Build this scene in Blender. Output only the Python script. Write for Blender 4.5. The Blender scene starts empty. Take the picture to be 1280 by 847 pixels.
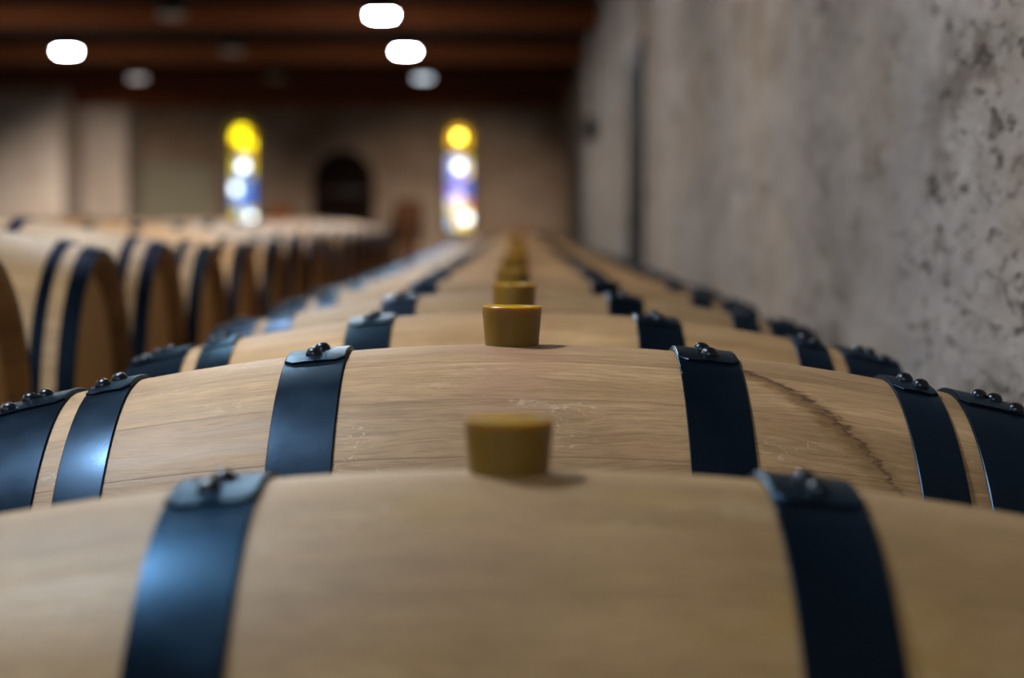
import bpy, bmesh, math, random
from mathutils import Vector, Matrix
random.seed(7)
PI = math.pi
SC = bpy.context.scene
COL = SC.collection

# ------------------------------------------------------------------ sizes
R0, R1, HL = 0.350, 0.287, 0.478          # bilge radius, end radius, half length
CAMZ = 0.934                               # lens height above the floor
ROWZ = 0.820                               # top of the bilge in the wall row
LEFTZ = 0.940                              # top of the bilge across the aisle
CEIL = CAMZ + 1.58
BEAMZ = CAMZ + 1.42
FAR = 30.0
WX = 0.60                                  # face of the wall on the right
LX = -7.6

def prof(x):
    return R0 - (R0 - R1) * (x / HL) ** 2

# ------------------------------------------------------------------ node helper
class NT:
    def __init__(self, name):
        m = bpy.data.materials.new(name); m.use_nodes = True
        self.m = m; self.t = m.node_tree; self.n = self.t.nodes; self.n.clear()
        self.out = self.n.new('ShaderNodeOutputMaterial')
        self.bs = self.n.new('ShaderNodeBsdfPrincipled')
        self.link(self.bs.outputs[0], self.out.inputs[0])
    def link(self, a, b): self.t.links.new(a, b)
    def put(self, sock, v):
        if isinstance(v, bpy.types.NodeSocket): self.link(v, sock)
        else: sock.default_value = v
    def add(self, typ, **ins):
        nd = self.n.new(typ)
        for k, v in ins.items(): self.put(nd.inputs[k], v)
        return nd
    def math(self, op, a, b=0.0, c=0.0, clamp=False):
        nd = self.n.new('ShaderNodeMath'); nd.operation = op; nd.use_clamp = clamp
        self.put(nd.inputs[0], a); self.put(nd.inputs[1], b); self.put(nd.inputs[2], c)
        return nd.outputs[0]
    def mix(self, fac, a, b, mode='MIX'):
        nd = self.n.new('ShaderNodeMix'); nd.data_type = 'RGBA'; nd.blend_type = mode
        self.put(nd.inputs[0], fac)
        self.put(nd.inputs[6], a); self.put(nd.inputs[7], b)
        return nd.outputs[2]
    def noise(self, vec, scale, detail=4.0, rough=0.55, dist=0.0):
        nd = self.n.new('ShaderNodeTexNoise')
        self.put(nd.inputs['Vector'], vec); nd.inputs['Scale'].default_value = scale
        nd.inputs['Detail'].default_value = detail; nd.inputs['Roughness'].default_value = rough
        nd.inputs['Distortion'].default_value = dist
        return nd.outputs[0]
    def step(self, v, lo, hi, a=0.0, b=1.0):
        nd = self.n.new('ShaderNodeMapRange'); nd.interpolation_type = 'SMOOTHSTEP'
        self.put(nd.inputs[0], v); self.put(nd.inputs[1], lo); self.put(nd.inputs[2], hi)
        self.put(nd.inputs[3], a); self.put(nd.inputs[4], b)
        return nd.outputs[0]
    def coords(self, kind='Object'):
        tc = self.n.new('ShaderNodeTexCoord'); return tc.outputs[kind]
    def sep(self, v):
        s = self.n.new('ShaderNodeSeparateXYZ'); self.link(v, s.inputs[0]); return s.outputs
    def comb(self, x, y, z):
        c = self.n.new('ShaderNodeCombineXYZ')
        self.put(c.inputs[0], x); self.put(c.inputs[1], y); self.put(c.inputs[2], z)
        return c.outputs[0]
    def rand(self):
        return self.n.new('ShaderNodeObjectInfo').outputs['Random']
    def bump(self, h, strength, dist):
        b = self.n.new('ShaderNodeBump'); b.inputs['Strength'].default_value = strength
        b.inputs['Distance'].default_value = dist
        self.put(b.inputs['Height'], h); self.link(b.outputs[0], self.bs.inputs['Normal'])
    def bset(self, **kw):
        for k, v in kw.items(): self.put(self.bs.inputs[k.replace('_', ' ')], v)

def c4(r, g, b): return (r, g, b, 1.0)

def plain(name, col, rough=0.6, metal=0.0, var=0.25, scale=12.0):
    t = NT(name); co = t.coords()
    n = t.noise(co, scale, 5)
    d = tuple(x * (1 - var) for x in col); l = tuple(min(1, x * (1 + var)) for x in col)
    t.bset(Base_Color=t.mix(n, c4(*d), c4(*l)), Roughness=rough, Metallic=metal)
    return t.m

# ------------------------------------------------------------------ barrel oak
def oak(name, light=(.46, .30, .155), dark=(.32, .195, .09), run=False, fruity=0.35, blotch=0.0):
    t = NT(name); co = t.coords(); x, y, z = t.sep(co)
    r = t.rand()
    ang = t.math('ARCTAN2', t.math('MULTIPLY', y, -1.0), z)
    v = t.math('MULTIPLY', ang, R0)
    off = t.math('MULTIPLY', r, 37.0)
    # staves: 28 round the barrel
    sv = t.math('ADD', t.math('MULTIPLY', ang, 28 / (2 * PI)), t.math('MULTIPLY', r, 5.0))
    sid = t.math('FLOOR', sv)
    wn = t.n.new('ShaderNodeTexWhiteNoise'); wn.noise_dimensions = '2D'
    t.link(t.comb(sid, off, 0.0), wn.inputs['Vector'])
    stave = wn.outputs['Value']
    fr = t.math('FRACT', sv)
    seam = t.math('MINIMUM', fr, t.math('SUBTRACT', 1.0, fr))
    seam = t.step(seam, 0.0, 0.022, 1.0, 0.0)
    so = t.math('ADD', off, t.math('MULTIPLY', stave, 11.0))
    warp = t.noise(t.comb(t.math('MULTIPLY', x, 4.0), t.math('MULTIPLY', v, 9.0), so), 1.0, 3)
    vg = t.math('ADD', v, t.math('MULTIPLY', warp, 0.05))
    grain = t.noise(t.comb(t.math('MULTIPLY', x, 5.0), t.math('MULTIPLY', vg, 95.0), so), 1.0, 6, .65)
    fine = t.noise(t.comb(t.math('MULTIPLY', x, 38.0), t.math('MULTIPLY', vg, 520.0), so), 1.0, 3, .6)
    broad = t.noise(t.comb(t.math('MULTIPLY', x, 3.2), t.math('MULTIPLY', v, 8.0), off), 1.0, 4, .6)
    col = t.mix(t.step(grain, .30, .72), c4(*dark), c4(*light))
    col = t.mix(t.step(fine, .36, .58, .40, 0.0), col, c4(.16, .095, .05))
    tint = t.mix(stave, c4(.88, .84, .80), c4(1.10, 1.08, 1.05))
    col = t.mix(1.0, col, tint, 'MULTIPLY')
    bt = t.mix(t.step(broad, .32, .68), c4(.80, .74, .68), c4(1.10, 1.07, 1.04))
    col = t.mix(1.0, col, bt, 'MULTIPLY')
    # whole barrels differ: some paler, some more honey coloured
    who = t.mix(r, c4(.95, .96, .97), c4(1.06, 1.00, .88))
    col = t.mix(1.0, col, who, 'MULTIPLY')
    col = t.mix(t.math('MULTIPLY', seam, .30), col, c4(.13, .07, .03))
    # pale ray flecks
    rn = t.noise(t.comb(t.math('MULTIPLY', x, 26.0), t.math('MULTIPLY', v, 60.0), so), 1.0, 2, .4, 2.2)
    fleck = t.math('ABSOLUTE', t.math('SUBTRACT', rn, .5))
    gate = t.step(t.noise(t.comb(t.math('MULTIPLY', x, 9.0), t.math('MULTIPLY', v, 16.0), t.math('ADD', off, 5.0)), 1.0, 2), .57, .68)
    fleck = t.math('MULTIPLY', t.step(fleck, .006, .020, .42, 0.0), gate)
    col = t.mix(fleck, col, c4(.66, .53, .38))
    # dark pin marks and dirt streaks
    pn = t.noise(t.comb(t.math('MULTIPLY', x, 30.0), t.math('MULTIPLY', v, 85.0), off), 1.0, 2)
    col = t.mix(t.step(pn, .77, .82, 0.0, .6), col, c4(.07, .04, .025))
    dn = t.noise(t.comb(t.math('MULTIPLY', x, 6.0), t.math('MULTIPLY', v, 34.0), t.math('ADD', off, 9.0)), 1.0, 5, .7)
    col = t.mix(t.step(dn, .60, .74, 0.0, .24), col, c4(.14, .105, .075))
    if blotch:
        bn = t.noise(t.comb(t.math('MULTIPLY', x, 9.0), t.math('MULTIPLY', v, 13.0), 3.3), 1.0, 3)
        col = t.mix(t.step(bn, .56, .70, 0.0, blotch), col, c4(.34, .19, .045))
    # wine spilled at the bung hole and run down both sides
    dx = t.math('ABSOLUTE', t.math('SUBTRACT', x, t.math('MULTIPLY', t.math('SUBTRACT', broad, .46), .12)))
    av = t.math('ABSOLUTE', v)
    wine = t.math('MULTIPLY', t.step(dx, .012, .055, 1.0, 0.0), t.step(av, .05, .30, 1.0, 0.0))
    ring = t.math('SQRT', t.math('ADD', t.math('POWER', x, 2.0), t.math('POWER', v, 2.0)))
    wine = t.math('MAXIMUM', wine, t.step(ring, .03, .10, .9, 0.0))
    wine = t.math('MULTIPLY', wine, t.step(grain, .30, .7, .3, 1.0))
    col = t.mix(t.math('MULTIPLY', wine, fruity), col, c4(.34, .14, .10))
    if run:
        # one ragged brown run from the second hoop down to the third
        fc = t.n.new('ShaderNodeFloatCurve'); cv = fc.mapping.curves[0]
        pts = [(0.0, .33), (.10, .36), (.20, .405), (.28, .462), (.37, .515), (.52, .580), (.64, .622), (.75, .652), (1.0, .675)]
        while len(cv.points) < len(pts): cv.points.new(.5, .5)
        for p, q in zip(cv.points, pts): p.location = q
        fc.mapping.update()
        t.put(fc.inputs[1], t.math('MULTIPLY', ang, 1.0, clamp=True))
        jag = t.noise(t.comb(t.math('MULTIPLY', x, 50.0), t.math('MULTIPLY', v, 120.0), 2.0), 1.0, 5, .75)
        pos = t.math('ADD', t.math('MULTIPLY', fc.outputs[0], .5), t.math('MULTIPLY', t.math('SUBTRACT', jag, .5), .055))
        d = t.math('SUBTRACT', x, pos)
        core = t.step(t.math('ABSOLUTE', d), .0008, t.step(ang, .35, .65, .0095, .0042), 1.0, 0.0)
        halo = t.step(t.math('ABSOLUTE', t.math('ADD', d, .006)), .003, .024, .85, 0.0)
        halo = t.math('MULTIPLY', halo, t.step(ang, .5, .8, 1.0, .35))
        win = t.math('MULTIPLY', t.step(ang, .06, .16), t.step(ang, .95, 1.2, 1.0, 0.0))
        brk = t.step(t.noise(t.comb(t.math('MULTIPLY', x, 14.0), t.math('MULTIPLY', v, 60.0), 8.0), 1.0, 4), .30, .52, .25, 1.0)
        col = t.mix(t.math('MULTIPLY', halo, win), col, c4(.165, .078, .024))
        col = t.mix(t.math('MULTIPLY', t.math('MULTIPLY', core, win), t.math('MULTIPLY', brk, .85)), col, c4(.075, .032, .012))
    t.bset(Base_Color=col, Roughness=t.step(grain, .2, .8, .50, .64))
    t.bs.inputs['Specular IOR Level'].default_value = .34
    h = t.math('SUBTRACT', t.math('ADD', t.math('MULTIPLY', grain, .7), t.math('MULTIPLY', fine, .35)), t.math('MULTIPLY', seam, .8))
    t.bump(h, .30, .0016)
    return t.m

OAK = oak('oak_staves')
OAK_FRONT = oak('oak_staves_honey', (.41, .28, .138), (.33, .215, .10), blotch=.5, fruity=.22)
OAK_SHARP = oak('oak_staves_stained', (.44, .30, .172), (.31, .20, .108), run=True, fruity=.45)

def head_oak():
    t = NT('oak_head'); x, y, z = t.sep(t.coords()); r = t.rand()
    off = t.math('MULTIPLY', r, 31.0)
    p = t.math('ADD', t.math('MULTIPLY', y, 9.5), t.math('MULTIPLY', r, 4.0))
    fr = t.math('FRACT', p)
    seam = t.step(t.math('MINIMUM', fr, t.math('SUBTRACT', 1.0, fr)), 0.0, .03, 1.0, 0.0)
    g = t.noise(t.comb(t.math('MULTIPLY', y, 90.0), t.math('MULTIPLY', z, 5.0), t.math('ADD', off, t.math('FLOOR', p))), 1.0, 5, .6)
    col = t.mix(g, c4(.60, .34, .12), c4(.84, .55, .24))
    col = t.mix(t.math('MULTIPLY', seam, .6), col, c4(.08, .04, .02))
    t.bset(Base_Color=col, Roughness=.6); t.bump(t.math('SUBTRACT', g, seam), .3, .002)
    return t.m
HEAD = head_oak()

def hoop_steel(name='hoop_steel', matte=0.0):
    t = NT(name); co = t.coords(); x, y, z = t.sep(co); r = t.rand()
    n1 = t.noise(co, 9.0, 5, .6); n2 = t.noise(co, 70.0, 4, .65)
    k = .24 if matte else .72
    col = t.mix(n1, c4(.012 * k, .020 * k, .034 * k), c4(.023 * k, .038 * k, .059 * k))
    sc = t.noise(t.comb(t.math('MULTIPLY', x, 55.0), t.math('MULTIPLY', y, 24.0), t.math('ADD', t.math('MULTIPLY', z, 24.0), t.math('MULTIPLY', r, 9.0))), 1.0, 3, .5, 1.4)
    scr = t.math('MULTIPLY', t.step(t.math('ABSOLUTE', t.math('SUBTRACT', sc, .5)), .004, .012, 1.0, 0.0), t.step(n1, .56, .66))
    col = t.mix(t.math('MULTIPLY', scr, .7), col, c4(.008, .008, .010))
    t.bset(Base_Color=col, Metallic=.80, Roughness=t.step(n1, .25, .75, .25 + matte, .39 + matte))
    t.bs.inputs['Specular Tint'].default_value = (.34, .46, .58, 1)
    t.bs.inputs['Specular IOR Level'].default_value = .25
    t.bump(t.math('ADD', t.math('MULTIPLY', n2, .5), t.math('MULTIPLY', scr, -.6)), .10, .001)
    return t.m
STEEL = hoop_steel(); MATTE = hoop_steel('hoop_steel_matte', .30)
RIVET = plain('rivet_steel', (.030, .034, .042), .30, .85, .2, 60)

def silicone():
    t = NT('bung_silicone'); n = t.noise(t.coords(), 25.0, 3)
    t.bset(Base_Color=t.mix(n, c4(.150, .080, .006), c4(.20, .112, .012)), Roughness=.38)
    t.bs.inputs['Subsurface Weight'].default_value = .9
    t.bs.inputs['Subsurface Radius'].default_value = (.026, .014, .003)
    t.bs.inputs['Subsurface Scale'].default_value = 1.0
    t.bs.inputs['Specular IOR Level'].default_value = .4
    return t.m
BUNG = silicone()

# ------------------------------------------------------------------ mesh helpers
def mesh_of(bm, name, mat, smooth=35.0):
    me = bpy.data.meshes.new(name)
    bmesh.ops.recalc_face_normals(bm, faces=bm.faces[:])
    bm.to_mesh(me); bm.free()
    for m in (mat if isinstance(mat, (list, tuple)) else [mat]): me.materials.append(m)
    if smooth:
        for p in me.polygons: p.use_smooth = True
        me.set_sharp_from_angle(angle=math.radians(smooth))
    return me

def link(name, me, parent=None, loc=(0, 0, 0), rot=(0, 0, 0)):
    o = bpy.data.objects.new(name, me); COL.objects.link(o)
    o.location = loc; o.rotation_euler = rot
    if parent is not None: o.parent = parent
    return o

def empty(name, loc=(0, 0, 0)):
    return link(name, None, None, loc)

def tag(o, label=None, cat=None, group=None, kind=None):
    if label: o['label'] = label
    if cat: o['category'] = cat
    if group: o['group'] = group
    if kind: o['kind'] = kind
    return o

def box(bm, x0, x1, y0, y1, z0, z1, bevel=0.0, seg=2, mi=0):
    r = bmesh.ops.create_cube(bm, size=1.0)
    vs = r['verts']
    for v in vs:
        v.co = Vector(((x0 + x1) / 2 + v.co.x * (x1 - x0), (y0 + y1) / 2 + v.co.y * (y1 - y0), (z0 + z1) / 2 + v.co.z * (z1 - z0)))
    if mi:
        for f in {f for v in vs for f in v.link_faces}: f.material_index = mi
    if bevel:
        es = list({e for v in vs for e in v.link_edges})
        bmesh.ops.bevel(bm, geom=es, offset=bevel, segments=seg, affect='EDGES', profile=.5)

def revolve_x(bm, pts, n=96, closed=False):
    """pts: (x, r) pairs swept about the X axis"""
    rings = []
    for (x, r) in pts:
        rings.append([bm.verts.new((x, -r * math.sin(2 * PI * k / n), r * math.cos(2 * PI * k / n))) for k in range(n)])
    m = len(rings)
    for i in range(m if closed else m - 1):
        a, b = rings[i], rings[(i + 1) % m]
        for k in range(n):
            bm.faces.new((a[k], a[(k + 1) % n], b[(k + 1) % n], b[k]))
    return rings

def lathe_z(bm, pts, n=48, cap0=True, cap1=True):
    rings = []
    for (r, z) in pts:
        rings.append([bm.verts.new((r * math.cos(2 * PI * k / n), r * math.sin(2 * PI * k / n), z)) for k in range(n)])
    for a, b in zip(rings, rings[1:]):
        for k in range(n): bm.faces.new((a[k], a[(k + 1) % n], b[(k + 1) % n], b[k]))
    if cap0: bm.faces.new(rings[0][::-1])
    if cap1: bm.faces.new(rings[-1])

# ------------------------------------------------------------------ barrel meshes (origin at the centre of the axis)
def body_mesh(mat, name):
    bm = bmesh.new(); N = 36
    pts = [(-HL + 2 * HL * i / N, prof(-HL + 2 * HL * i / N)) for i in range(N + 1)]
    pts = [(-HL + .034, R1 - .024), (-HL + .004, R1 - .016), (-HL, R1 - .012), (-HL, R1 - .003)] + pts[0:] + \
          [(HL, R1 - .003), (HL, R1 - .012), (HL - .004, R1 - .016), (HL - .034, R1 - .024)]
    revolve_x(bm, pts, 112)
    return mesh_of(bm, name, mat, 40)

def head_mesh():
    bm = bmesh.new(); r = R1 - .0235
    pts = [(.0, .0005), (.0, r - .05), (.0, r - .012), (-.006, r)]
    rings = revolve_x(bm, pts, 80)
    bmesh.ops.contextual_create(bm, geom=rings[0])
    back = revolve_x(bm, [(-.006, r), (-.022, r), (-.022, .0005)], 80)
    bmesh.ops.remove_doubles(bm, verts=bm.verts[:], dist=1e-5)
    return mesh_of(bm, 'head', HEAD, 30)

def hoop_mesh(x0, x1, name, mat):
    """a flat steel strip bent to a cone, ends lapped over each other at the top"""
    bm = bmesh.new(); th = .0022; b = .0007
    ra, rb = prof(x0) + .0005, prof(x1) + .0005
    w = x1 - x0
    def rr(x): return ra + (rb - ra) * (x - x0) / w
    # the inner face follows the oak
    pts = [(x0, ra - .001), (x0, ra + th - b), (x0 + b, rr(x0 + b) + th),
           (x0 + w * .5, rr(x0 + w * .5) + th + .0006),
           (x1 - b, rr(x1 - b) + th), (x1, rb + th - b), (x1, rb - .001)]
    revolve_x(bm, pts, 128, closed=True)
    # lapped end: second layer from behind the top to just in front of it, corners clipped
    a0, a1 = math.radians(-24), math.radians(11.5)
    n = 22; rows = []
    for i in range(n + 1):
        a = a0 + (a1 - a0) * i / n
        e = min(a - a0, a1 - a) * R0
        clip = max(0.0, .010 - e) * .8
        row = []
        for (x, dr) in [(x0 + .0004 + clip, th - b), (x0 + .0004 + clip, 2 * th - b), (x0 + .0012 + clip, 2 * th),
                        (x0 + w * .5, 2 * th + .0008),
                        (x1 - .0012 - clip, 2 * th), (x1 - .0004 - clip, 2 * th - b), (x1 - .0004 - clip, th - b)]:
            r = rr(x) + dr
            row.append(bm.verts.new((x, -r * math.sin(a), r * math.cos(a))))
        rows.append(row)
    for p, q in zip(rows, rows[1:]):
        for k in range(6): bm.faces.new((p[k], p[k + 1], q[k + 1], q[k]))
    bm.faces.new(rows[0]); bm.faces.new(rows[-1][::-1])
    return mesh_of(bm, name, mat, 30)

def rivet_mesh():
    bm = bmesh.new()
    lathe_z(bm, [(.0078, -.001), (.0078, .0006), (.0073, .0026), (.0060, .0046), (.0042, .0059), (.0020, .0066), (.0004, .0068)], 20, True, True)
    return mesh_of(bm, 'rivet', RIVET, 50)

def bung_mesh():
    bm = bmesh.new()
    lathe_z(bm, [(.0225, -.030), (.0235, -.028), (.0245, -.004), (.0277, .0338), (.0277, .0352), (.0270, .0360), (.0262, .0361),
                 (.0256, .0350), (.0235, .0347), (.0150, .0350)], 64)
    return mesh_of(bm, 'bung', BUNG, 40)

M_BODY = body_mesh(OAK, 'staves')
M_FRONT = body_mesh(OAK_FRONT, 'staves_honey')
M_SHARP = body_mesh(OAK_SHARP, 'staves_stained')
M_HEAD, M_RIVET, M_BUNG = head_mesh(), rivet_mesh(), bung_mesh()
HOOPS = [('bilge_hoop', .150, .206), ('quarter_hoop', .345, .387), ('head_hoop', .405, .4785)]
THIN = [('bilge_hoop', .172, .200), ('quarter_hoop', .404, .426), ('head_hoop', .449, .4785)]   # the barrels across the aisle carry narrow hoops
RIV = {'bilge_hoop': [(.45, 2.0), (.54, 7.0)],
       'quarter_hoop': [(.42, 2.5), (.68, 6.8)],
       'head_hoop': [(.36, 2.5), (.55, 2.8), (.73, 9.0)]}
M_HOOP = {}
for st, mt in ((HOOPS, STEEL), (THIN, MATTE)):
    for nm, a, b in st:
        M_HOOP[(nm, 1, a)] = hoop_mesh(a, b, nm, mt)
        M_HOOP[(nm, -1, a)] = hoop_mesh(-b, -a, nm, mt)

def add_rivets(hoop, nm, s, a, b):
    for (u, deg) in RIV[nm]:
        x = a + (b - a) * u
        xs = x * s
        slope = (prof(b) - prof(a)) / (b - a) * s
        r = prof(a) + (prof(b) - prof(a)) * (x - a) / (b - a) + .0050
        t = math.radians(deg)
        nrm = Vector((-slope, -math.sin(t), math.cos(t))).normalized()
        q = nrm.to_track_quat('Z', 'Y')
        o = link('rivet', M_RIVET, hoop, (xs, -r * math.sin(t), r * math.cos(t)), q.to_euler())

def barrel(cx, cy, top, body, label, group, rivets=True, yaw=0.0, hoops=HOOPS, sink=0.0):
    root = empty('wine_barrel', (cx, cy, top - 2 * R0))
    root.rotation_euler = (0, 0, yaw)
    tag(root, label, 'barrel', group)
    up = (0, 0, R0)
    link('staves', body, root, up)
    link('head', M_HEAD, root, (HL - .030, 0, R0))
    link('head', M_HEAD, root, (-HL + .030, 0, R0), (0, 0, PI))
    for nm, a, b in hoops:
        for s in (-1, 1):
            h = link(nm, M_HOOP[(nm, s, a)], root, up)
            if rivets: add_rivets(h, nm, s, a, b)
    link('bung', M_BUNG, root, (0, 0, 2 * R0 - sink))
    return root

ORD = ['first', 'second', 'third', 'fourth', 'fifth', 'sixth', 'seventh', 'eighth', 'ninth', 'tenth', 'eleventh', 'twelfth']

# ------------------------------------------------------------------ the row along the wall
ys = [1.44, 2.16, 2.93, 3.73, 4.62]
while ys[-1] < FAR - 1.4: ys.append(ys[-1] + .79)
rr = random.Random(3); row = []
LAB = ['honey coloured oak barrel at the front, large, blurred, two black hoops in view',
       'sharp oak barrel with a dark brown run stained between two right hoops',
       'slightly blurred pale oak barrel directly behind the sharp stained one']
for i, y in enumerate(ys):
    top = ROWZ + (0.0 if i in (1, 2) else rr.uniform(-.006, .006))
    if i == 0: top = ROWZ - .041
    body = (M_FRONT, M_SHARP)[i] if i < 2 else M_BODY
    if i < 3: lab = LAB[i]
    elif i < 12: lab = '%s oak barrel from the front in the row beside the plaster wall' % ORD[i]
    else: lab = 'small blurred oak barrel in the far half of the row beside the plaster wall'
    row.append(barrel(0.0 + rr.uniform(-.004, .004) * (i > 1), y, top, body, lab, 'oak barrels in the row beside the plaster wall', i < 9,
           0.0 if i < 3 else rr.uniform(-.006, .006), sink=.003 if i == 0 else 0.0))

for ch in row[0].children:                   # on the front barrel one belly hoop was driven a little further out
    if ch.data is M_HOOP[('bilge_hoop', 1, .150)]: ch.location.x += .007

# ------------------------------------------------------------------ rows across the aisle
lx = -.715 - HL
lys = [3.16, 4.06, 4.79, 5.51, 6.22, 6.98, 7.70, 8.42, 9.14, 9.86, 10.58, 11.30, 12.02, 12.74, 13.47]
GL = 'oak barrels across the aisle'
for i, y in enumerate(lys):
    if i == 0: lab = 'oak barrel across the aisle, first of its row, cut by the left edge'
    elif i < 10: lab = '%s oak barrel from the front of the row across the aisle, round head showing' % ORD[i]
    else: lab = 'oak barrel near the far end of the row across the aisle'
    barrel(lx + rr.uniform(-.006, .006), y, LEFTZ + rr.uniform(-.006, .008), M_BODY, lab, GL, False, rr.uniform(-.01, .01), THIN, .029)
n2 = [7.7 + .72 * k for k in range(8)]
for y in n2:
    barrel(lx - 1.04, y, LEFTZ + .006 + rr.uniform(-.006, .010), M_BODY, 'oak barrel showing only its top behind the first row across the aisle', 'second row of barrels across the aisle', False, 0.0, THIN, .029)

# ------------------------------------------------------------------ timber rails the rows lie on
def timber(name, col, var=.35):
    t = NT(name); x, y, z = t.sep(t.coords())
    g = t.noise(t.comb(t.math('MULTIPLY', x, 8.0), t.math('MULTIPLY', y, 2.2), t.math('MULTIPLY', z, 40.0)), 1.0, 5, .6)
    g2 = t.noise(t.comb(t.math('MULTIPLY', x, 1.3), t.math('MULTIPLY', y, .5), z), 1.0, 3)
    d = tuple(c * (1 - var) for c in col); l = tuple(c * (1 + var) for c in col)
    c = t.mix(g, c4(*d), c4(*l)); c = t.mix(g2, c, t.mix(1.0, c, c4(.75, .70, .65), 'MULTIPLY'))
    t.bset(Base_Color=c, Roughness=.85); t.bs.inputs['Specular IOR Level'].default_value = .08; t.bump(g, .4, .004)
    return t.m
RAIL = timber('rail_oak', (.16, .10, .055))
def rack(x, y0, y1, top, label):
    root = empty('barrel_rack', (x, (y0 + y1) / 2, 0)); tag(root, label, 'rack')
    zt = top - R0 - prof(.245) - .010
    for s in (-1, 1):
        bm = bmesh.new(); L = (y1 - y0) / 2
        box(bm, -.05, .05, -L, L, 0, zt, .006)
        link('rail', mesh_of(bm, 'rail', RAIL, 30), root, (s * .30, 0, 0))
    return root
rack(0, ys[0] - .42, ys[0] + .35, ROWZ - .041, 'low timber rack under the blurred front barrel')
rack(0, ys[1] - .36, ys[-1] + .4, ROWZ - .004, 'long timber rack under the barrels beside the plaster wall')
rack(lx, lys[0] - .45, lys[-1] + .4, LEFTZ - .006, 'timber rack under the first barrel row across the aisle')
rack(lx - 1.04, n2[0] - .45, n2[-1] + .4, LEFTZ - .002, 'timber rack under the second barrel row across the aisle')

# ------------------------------------------------------------------ room
def plaster():
    t = NT('old_plaster'); co = t.coords(); x, y, z = t.sep(co)
    y = t.math('MULTIPLY', y, .34)
    p = t.comb(0.0, y, z)
    big = t.noise(t.comb(0.0, t.math('MULTIPLY', y, 1.4), t.math('MULTIPLY', z, 1.5)), 1.0, 4, .6)
    mid = t.noise(p, 6.0, 6, .62, .4); fine = t.noise(p, 34.0, 6, .68)
    col = t.mix(t.step(big, .36, .64), c4(.262, .200, .150), c4(.268, .238, .225))
    col = t.mix(t.step(mid, .34, .70, 0.0, .75), col, c4(.38, .325, .29))
    # damp brown-mauve blotches
    col = t.mix(t.step(t.noise(p, 4.3, 5, .66, .6), .52, .70, 0.0, .75), col, c4(.130, .100, .080))
    col = t.mix(t.step(t.noise(t.comb(4.0, y, z), 9.0, 5, .68, .8), .56, .68, 0.0, .70), col, c4(.095, .066, .048))
    # pits where the skim has fallen out, in veins
    pit = t.noise(t.comb(9.0, y, z), 24.0, 5, .66, .6)
    vein = t.step(t.noise(t.comb(2.0, y, z), 2.6, 4, .6), .45, .62)
    pm = t.math('MULTIPLY', t.step(pit, .575, .655), vein)
    pit2 = t.noise(t.comb(5.0, y, z), 60.0, 3, .6, .5)
    pm = t.math('MAXIMUM', pm, t.math('MULTIPLY', t.step(pit2, .60, .68, 0.0, .8), vein))
    col = t.mix(t.math('MULTIPLY', pm, .88), col, c4(.055, .036, .024))
    # chalk dust
    col = t.mix(t.step(t.noise(t.comb(7.0, y, z), 11.0, 6, .7, .5), .57, .75, 0.0, .5), col, c4(.44, .42, .41))
    t.bset(Base_Color=col, Roughness=.93)
    t.bs.inputs['Specular IOR Level'].default_value = .2
    h = t.math('SUBTRACT', t.math('ADD', t.math('MULTIPLY', mid, .8), t.math('MULTIPLY', fine, .45)), t.math('MULTIPLY', pm, 1.0))
    t.bump(h, .75, .022)
    return t.m
PLASTER = plaster()
def stone(name, a, b, sx=1.0):
    t = NT(name); co = t.coords(); x, y, z = t.sep(co)
    p = t.comb(x, y, z)
    n = t.noise(p, 1.1 * sx, 5, .6); m = t.noise(p, 6.0, 6, .65)
    col = t.mix(t.step(n, .33, .67), c4(*a), c4(*b))
    col = t.mix(t.step(m, .45, .75, 0.0, .5), col, c4(*(c * .6 for c in a)))
    t.bset(Base_Color=col, Roughness=.92); t.bump(m, .6, .02)
    return t.m
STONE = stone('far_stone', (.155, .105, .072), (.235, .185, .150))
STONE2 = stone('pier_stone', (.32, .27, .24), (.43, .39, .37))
CEILM = timber('ceiling_boards', (.012, .006, .004))
BEAMM = timber('beam_oak', (.20, .055, .017), .25)

def struct(name, bm, mat, smooth=0.0, loc=(0, 0, 0)):
    o = link(name, mesh_of(bm, name, mat, smooth), None, loc); tag(o, kind='structure'); return o

def flo():
    t = NT('floor_concrete'); co = t.coords(); n = t.noise(co, 2.0, 6, .6); f = t.noise(co, 30.0, 5, .7)
    c = t.mix(n, c4(.13, .105, .085), c4(.22, .185, .155)); c = t.mix(t.step(f, .5, .8, 0, .4), c, c4(.08, .065, .05))
    t.bset(Base_Color=c, Roughness=.8); t.bump(f, .3, .004); return t.m
BACKY = -6.5
bm = bmesh.new(); box(bm, LX, WX, BACKY, FAR, -.12, 0); struct('floor', bm, flo())
bm = bmesh.new(); box(bm, LX - .2, WX + .4, BACKY - .2, FAR + .5, CEIL, CEIL + .12); struct('ceiling', bm, CEILM)
bm = bmesh.new(); box(bm, WX, WX + .4, BACKY - .2, FAR + .5, -.12, CEIL); struct('wall_right', bm, PLASTER)
bm = bmesh.new(); box(bm, LX - .2, LX, BACKY - .2, FAR + .5, -.12, CEIL); struct('wall_left', bm, STONE2)
bm = bmesh.new(); box(bm, LX, WX, BACKY - .2, BACKY, -.12, CEIL); struct('wall_back', bm, STONE2)

# beams across the room
by = [-.6, 3.2, 6.6, 10.1, 13.6, 17.07, 20.8, 24.5, 28.2]
for y in by:
    bm = bmesh.new(); W = (WX - LX) / 2
    box(bm, -W, W, 0, .24, 0, CEIL - BEAMZ, .012)
    struct('ceiling_beam', bm, BEAMM, 30, ((WX + LX) / 2, y, BEAMZ))

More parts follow.
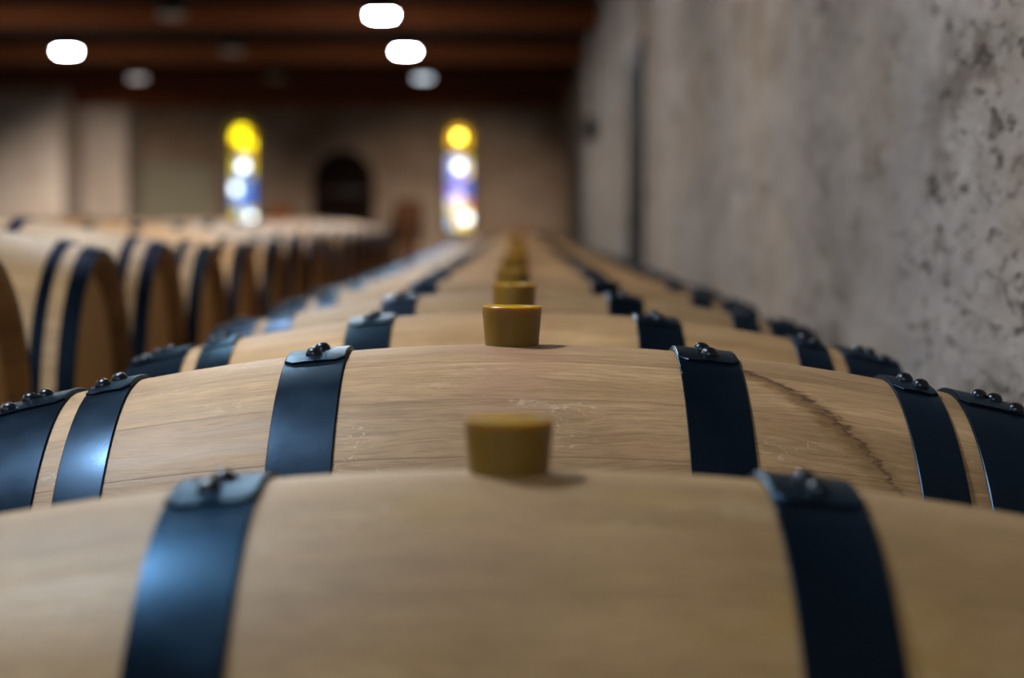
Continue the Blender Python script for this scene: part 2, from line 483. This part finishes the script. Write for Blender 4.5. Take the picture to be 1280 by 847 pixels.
# far wall with two splayed lancet openings and an arched doorway
def arch_outline(w, z0, zs, n=18, pointed=False):
    """(x, z) outline: straight sides from z0 to the spring line zs, round head of half width w"""
    pts = [(-w, z0), (w, z0)]
    for k in range(n + 1):
        a = PI * k / n
        pts.append((w * math.cos(a), zs + w * math.sin(a)))
    return pts
def arch_prism(bm, cx, y0, w0, y1, w1, z0, zs, dz0=0.0, dz1=0.0):
    A = [bm.verts.new((cx + x, y0, z)) for x, z in arch_outline(w0, z0 - dz0, zs)]
    B = [bm.verts.new((cx + x, y1, z)) for x, z in arch_outline(w1, z0 - dz1, zs)]
    n = len(A)
    for i in range(n): bm.faces.new((A[i], A[(i + 1) % n], B[(i + 1) % n], B[i]))
    bm.faces.new(A[::-1]); bm.faces.new(B)
WIN = [(-3.57, .155), (-.765, .155)]
WZ0, WZS = CAMZ - .10, CAMZ + 1.09
DOORX, DOORW = -2.25, .40
DZS = CAMZ + .92 - DOORW
bm = bmesh.new(); box(bm, LX - .2, WX + .4, FAR, FAR + .5, -.12, CEIL)
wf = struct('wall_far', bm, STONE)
cut = bmesh.new()
for cx, w in WIN:
    arch_prism(cut, cx, FAR - .05, w + .10, FAR + .30, w, WZ0, WZS, .08, 0)
    arch_prism(cut, cx, FAR + .29, w, FAR + .6, w, WZ0, WZS)
bmesh.ops.recalc_face_normals(cut, faces=cut.faces[:])
def cut_by(target, bm):
    me = bpy.data.meshes.new('cutter'); bmesh.ops.recalc_face_normals(bm, faces=bm.faces[:]); bm.to_mesh(me); bm.free()
    c = bpy.data.objects.new('cutter', me); COL.objects.link(c)
    md = target.modifiers.new('b', 'BOOLEAN'); md.object = c; md.operation = 'DIFFERENCE'; md.solver = 'EXACT'; md.use_self = True
    bpy.context.view_layer.update()
    dg = bpy.context.evaluated_depsgraph_get()
    nm = bpy.data.meshes.new_from_object(target.evaluated_get(dg))
    target.modifiers.clear(); old = target.data; target.data = nm
    bpy.data.objects.remove(c); bpy.data.meshes.remove(me); bpy.data.meshes.remove(old)
arch_prism(cut, DOORX, FAR - .05, DOORW, FAR + .28, DOORW, -.2, DZS)
cut_by(wf, cut)

# arched plank door deep in its opening
DOORM = timber('door_oak', (.008, .004, .003))
IRON = plain('black_iron', (.02, .02, .022), .5, .7)
d1 = empty('door_1', (DOORX, FAR + .22, 0)); tag(d1, kind='structure')
bm = bmesh.new(); arch_prism(bm, 0, 0, DOORW - .004, .05, DOORW - .004, 0.0, DZS)
for k in range(1, 6):
    x = -DOORW + 2 * DOORW * k / 6
    hh = DZS + math.sqrt(max(0, (DOORW - .02) ** 2 - x * x))
    box(bm, x - .006, x + .006, -.008, .01, .02, hh)
link('door_leaf', mesh_of(bm, 'door_leaf', DOORM, 0), d1)
bm = bmesh.new()
for z in (.35, 1.30): box(bm, -DOORW + .03, DOORW - .14, -.018, 0, z, z + .05, .004)
link('strap_hinge', mesh_of(bm, 'strap_hinge', IRON, 30), d1)
bm = bmesh.new(); lathe_z(bm, [(.02, 0), (.02, .03), (.032, .04), (.03, .06), (.01, .066)], 20)
link('handle', mesh_of(bm, 'handle', IRON, 40), d1, (DOORW - .09, 0, .95), (PI / 2, 0, 0))

# stained glass
def glass(name, col, e):
    t = NT(name); n = t.noise(t.coords(), 18.0, 3)
    t.bset(Base_Color=c4(*col), Roughness=.55, Emission_Color=c4(*col)); t.bs.inputs['Specular IOR Level'].default_value = .05
    t.put(t.bs.inputs['Emission Strength'], t.math('MULTIPLY', t.step(n, .3, .7, .8, 1.2), e))
    return t.m
G = {'W': glass('glass_clear', (.80, .92, 1.0), 5.5), 'y': glass('glass_yellow', (1, .80, .01), 3.6), 'o': glass('glass_amber', (1, .56, .015), 1.0),
     'Y': glass('glass_straw', (1, .80, .22), 1.3), 'S': glass('glass_sun', (1, .74, .08), 10.0),
     'w': glass('glass_white', (.86, .86, 1.0), 1.25), 'b': glass('glass_blue', (.05, .20, .85), .75),
     'l': glass('glass_sky', (.42, .66, 1.0), .85), 'v': glass('glass_violet', (.42, .30, 1.0), 1.0),
     'k': glass('glass_umber', (.16, .09, .02), .35), 'r': glass('glass_red', (.9, .10, .02), .8),
     'p': glass('glass_pink', (1, .55, .45), 1.0), 'g': glass('glass_olive', (.8, .68, .03), .9)}
LEAD = plain('lead_came', (.035, .035, .038), .5, .5)
FRAMES = plain('window_stone', (.20, .15, .10), .9)
# rows from the sill up, three panes a row
LEFT = ['glg', 'glW', 'glg', 'bbb', 'lbb', 'Wlb', 'lbb', 'gbg', 'gWg', 'glo', 'kko', 'oyy', 'yyo', 'yyo']
RIGHT = ['lYY', 'lpW', 'gYY', 'wwr', 'vwb', 'vvb', 'bvb', 'lvY', 'vWw', 'lwg', 'kkk', 'ooo', 'oSo', 'ooo']
def window(name, cx, w, rows):
    root = empty(name, (cx, FAR + .31, 0)); tag(root, kind='structure')
    keys = sorted(set(''.join(rows))); top = WZS + w
    bm = bmesh.new(); nr = len(rows); H = top - WZ0
    ch = lambda x: WZS + math.sqrt(max(0.0, w * w - x * x))
    for j, row in enumerate(rows):
        z0, z1 = WZ0 + H * j / nr, WZ0 + H * (j + 1) / nr
        for i, kk in enumerate(row):
            x0, x1 = -w + 2 * w * i / 3, -w + 2 * w * (i + 1) / 3
            S = 6; lo, hi = [], []
            for s in range(S + 1):
                x = x0 + (x1 - x0) * s / S; lim = ch(x)
                lo.append((x, min(z0, lim))); hi.append((x, min(z1, lim)))
            for s in range(S):
                q = [lo[s], lo[s + 1], hi[s + 1], hi[s]]
                if max(p[1] for p in q) - min(p[1] for p in q) < 1e-4: continue
                u = []
                for p in q:
                    if p not in u: u.append(p)
                if len(u) < 3: continue
                for yy in (0.0, .006):
                    f = bm.faces.new([bm.verts.new((p[0], yy, p[1])) for p in u]); f.material_index = keys.index(kk)
    bmesh.ops.remove_doubles(bm, verts=bm.verts[:], dist=1e-5)
    me = bpy.data.meshes.new('glass'); bm.to_mesh(me); bm.free()
    for k in keys: me.materials.append(G[k])
    link('glass', me, root)
    bm = bmesh.new()
    for j in range(1, nr):
        z = WZ0 + H * j / nr
        hw = w if z <= WZS else math.sqrt(max(0.0, w * w - (z - WZS) ** 2))
        box(bm, -hw, hw, -.006, .012, z - .004, z + .004)
    for x in (-w / 3, w / 3): box(bm, x - .004, x + .004, -.006, .012, WZ0, ch(x))
    link('lead_came', mesh_of(bm, 'lead_came', LEAD, 0), root)
    bm = bmesh.new(); o = arch_outline(w, WZ0, WZS); q = arch_outline(w - .014, WZ0 + .014, WZS)
    n = len(o); rings = [[bm.verts.new((p[0], y, p[1])) for p in ol] for ol, y in ((o, -.02), (q, -.02), (q, .02), (o, .02))]
    for a, b in ((0, 1), (1, 2), (2, 3), (3, 0)):
        for i in range(n): bm.faces.new((rings[a][i], rings[a][(i + 1) % n], rings[b][(i + 1) % n], rings[b][i]))
    link('window_frame', mesh_of(bm, 'window_frame', LEAD, 0), root)
window('window_1', *WIN[0], LEFT)
window('window_2', *WIN[1], RIGHT)

# piers at the far left corner
bm = bmesh.new(); box(bm, LX, -5.39, 27.6, 28.95, 0, CEIL, .01); struct('pillar_far', bm, STONE2)
bm = bmesh.new(); box(bm, LX, -4.86, 28.96, FAR, 0, CEIL, .01); struct('pillar_corner', bm, STONE2)

# grey-green board on the far wall
b = empty('panel_board', (-4.38, FAR - .035, 0)); tag(b, 'pale grey-green board standing against the far wall beside the left stained glass window', 'board')
GREEN = plain('board_green', (.175, .170, .125), .8)
bm = bmesh.new(); box(bm, -.42, .42, 0, .03, .05, 1.64); link('panel', mesh_of(bm, 'panel', GREEN, 0), b)
bm = bmesh.new()
for x0, x1, z0, z1 in ((-.46, -.42, 0, 1.68), (.42, .46, 0, 1.68), (-.42, .42, 1.64, 1.68), (-.42, .42, 0, .05)): box(bm, x0, x1, -.008, .033, z0, z1, .004)
link('frame', mesh_of(bm, 'frame', plain('board_frame', (.15, .14, .11), .7), 30), b)

# turned wooden stands by the far wall
STAND = timber('stand_wood', (.26, .095, .025)); STAND2 = timber('stand_wood_dark', (.075, .034, .018))
def stand(x, y, h, w, mat, label):
    r = empty('wooden_stand', (x, y, 0)); tag(r, label, 'stand')
    bm = bmesh.new(); box(bm, -w * .55, w * .55, -w * .55, w * .55, 0, .06, .01); link('base', mesh_of(bm, 'base', mat, 30), r)
    bm = bmesh.new(); lathe_z(bm, [(w * .4, .06), (w * .4, .10), (w * .26, .14), (w * .22, h * .35), (w * .30, h * .5), (w * .2, h * .62), (w * .3, h - .32)], 28)
    link('column', mesh_of(bm, 'column', mat, 50), r)
    bm = bmesh.new(); lathe_z(bm, [(w * .36, h - .32), (w * .48, h - .26), (w * .52, h - .16), (w * .48, h - .06), (w * .42, h), (w * .36, h), (w * .34, h - .03)], 32)
    link('bowl', mesh_of(bm, 'bowl', mat, 50), r)
stand(-2.96, 29.2, CAMZ + .20, .30, STAND, 'orange-brown wooden stand between the left stained glass window and arched door')
stand(-1.36, 29.0, CAMZ + .27, .36, STAND2, 'dark brown wooden stand between the arched door and right stained glass window')

# dark door flush in the wall beside the barrels
d2 = empty('door_2', (WX, 11.6, 0)); tag(d2, kind='structure')
DK = plain('door_black', (.018, .016, .015), .6)
bm = bmesh.new(); box(bm, -.012, .0, -.52, .52, 0, 1.72, .003)
for k in range(1, 7): box(bm, -.016, -.010, -.52 + 1.04 * k / 7 - .004, -.52 + 1.04 * k / 7 + .004, .02, 1.70)
link('door_leaf', mesh_of(bm, 'door_leaf', DK, 0), d2)
bm = bmesh.new()
for y0, y1, z0, z1 in ((-.60, -.52, 0, 1.80), (.52, .60, 0, 1.80), (-.52, .52, 1.72, 1.80)): box(bm, -.028, 0, y0, y1, z0, z1, .004)
link('door_frame', mesh_of(bm, 'door_frame', DK, 30), d2)
bm = bmesh.new(); lathe_z(bm, [(.012, 0), (.012, .03), (.025, .038), (.022, .055), (.006, .06)], 18)
link('handle', mesh_of(bm, 'handle', IRON, 40), d2, (-.012, -.44, .95), (0, -PI / 2, 0))

# small dark box on the wall
jb = empty('wall_box', (WX, 17.3, CAMZ + .60)); tag(jb, 'small dark box fixed high on the plaster wall beyond the dark door', 'box')
bm = bmesh.new(); box(bm, -.10, 0, -.08, .08, 0, .17, .012); link('housing', mesh_of(bm, 'housing', DK, 30), jb)
bm = bmesh.new(); box(bm, -.108, -.10, -.068, .068, .012, .158, .006); link('cover', mesh_of(bm, 'cover', IRON, 30), jb)
bm = bmesh.new(); box(bm, -.03, -.005, -.012, .012, .17, CEIL - CAMZ - .60, .005); link('conduit', mesh_of(bm, 'conduit', DK, 30), jb)

# ------------------------------------------------------------------ ceiling lamps
def lampglass(e, name, col=(.80, .90, 1.0)):
    t = NT(name); t.bset(Base_Color=c4(.8, .8, .8), Emission_Color=c4(*col), Roughness=.4)
    t.bs.inputs['Emission Strength'].default_value = e; return t.m
LIT = lampglass(230.0, 'lamp_glass_lit'); DIM = lampglass(2.0, 'lamp_glass_dim'); FAINT = lampglass(.6, 'lamp_glass_faint', (1, .9, .9))
OFF = plain('lamp_glass_off', (.45, .36, .27), .3, 0, .1)
HOUS = plain('lamp_housing', (.03, .025, .022), .5, .6)
LENS_R = .085
bm = bmesh.new(); lathe_z(bm, [(.05, .155), (.05, .13), (.075, .11), (.098, .03), (.102, .0), (.094, .0), (.090, .012)], 40)
M_H = mesh_of(bm, 'housing', HOUS, 40)
def lens(m):
    bm = bmesh.new(); lathe_z(bm, [(LENS_R, .008), (LENS_R, -.016), (.078, -.024), (.045, -.028), (.015, -.029), (.003, -.0292)], 36)
    return mesh_of(bm, 'diffuser', m, 50)
M_L, M_D, M_F, M_O = lens(LIT), lens(DIM), lens(FAINT), lens(OFF)
COOL, WARM = (.76, .88, 1.0), (1.0, .86, .66)
def lamp(x, y, me, watt, label, group, wash=False):
    r = empty('ceiling_lamp', (x, y, CEIL - .155)); tag(r, label, 'lamp', group)
    link('housing', M_H, r); link('diffuser', me, r)
    if watt:
        l = bpy.data.lights.new('lamp_light', 'AREA'); l.shape = 'DISK'; l.size = LENS_R * 2; l.energy = watt; l.color = COOL if y < 4 else WARM
        o = bpy.data.objects.new('lamp_light', l); COL.objects.link(o); o.parent = r; o.location = (0, 0, -.034)
    if wash:                                   # extra spot, added inside the dim lamp to brighten the far wall
        l = bpy.data.lights.new('lamp_light', 'SPOT'); l.spot_size = math.radians(60 if x < -3 else 48); l.spot_blend = 1.0; l.energy = 1700; l.color = (1.0, .82, .64)
        l.shadow_soft_size = .04
        o = bpy.data.objects.new('lamp_light', l); COL.objects.link(o); o.parent = r; o.location = (0, .05, -.07)
        o.rotation_euler = Vector((-1.3, 6.9, -3.5) if x < -3 else (.1, 6.9, -2.75)).to_track_quat('-Z', 'Y').to_euler()
GR = 'round ceiling lamps'
LW = {2.5: 30, -.9: 20}
LY = [-4.3, -.9, 2.5, 5.9, 9.3, 12.7, 16.1, 19.5, 23.1]
for y in LY:
    vis = y > 15
    lab = {16.1: 'nearest bright round lamp of the row above the barrels', 19.5: 'second bright round lamp of the row above the barrels',
           23.1: 'dim round lamp farthest along the row above the barrels'}.get(y, 'bright round ceiling lamp between beams above the barrels')
    lamp(-.935, y, M_D if y > 22 else M_L, 0 if y > 22 else LW.get(y, 17), lab, GR, y > 22)
    lab = {16.1: 'bright round ceiling lamp in the far lamp row across the aisle', 19.5: 'bright round ceiling lamp alone at the far left between two beams',
           23.1: 'dim grey round lamp at the far left before the last beams'}.get(y, 'bright round ceiling lamp in the far lamp row across the aisle')
    lamp(-3.76, y, M_F if y > 22 else M_L, 0 if y > 22 else 15, lab, GR, y > 22)
for y, w in ((16.1, 'nearest'), (19.5, 'middle'), (23.0, 'farthest')):
    lamp(-2.38, y, M_O, 0, '%s of the unlit brown lamps between the two lit rows' % w, GR)

# ------------------------------------------------------------------ world, camera, view
w = bpy.data.worlds.new('World'); SC.world = w; w.use_nodes = True
w.node_tree.nodes['Background'].inputs[0].default_value = (.5, .6, .8, 1); w.node_tree.nodes['Background'].inputs[1].default_value = .3
cd = bpy.data.cameras.new('camera'); cam = bpy.data.objects.new('camera', cd); COL.objects.link(cam)
F = 2910.0
cd.sensor_width = 36.0; cd.lens = F / 1280 * 36; cd.clip_start = .05; cd.clip_end = 200
pitch = math.atan(146.5 / F); yaw = math.atan(8.0 / F)
cam.location = (.006, 0, CAMZ); cam.rotation_euler = (PI / 2 - pitch, 0, yaw)
cd.dof.use_dof = True; cd.dof.focus_distance = 2.07; cd.dof.aperture_fstop = 3.9; cd.dof.aperture_blades = 0
SC.camera = cam
vs = SC.view_settings
vs.view_transform = 'Standard'; vs.look = 'None'; vs.exposure = 0.12; vs.gamma = 1.0; vs.use_curve_mapping = False
SC.cycles.max_bounces = 8; SC.cycles.sample_clamp_indirect = 6.0
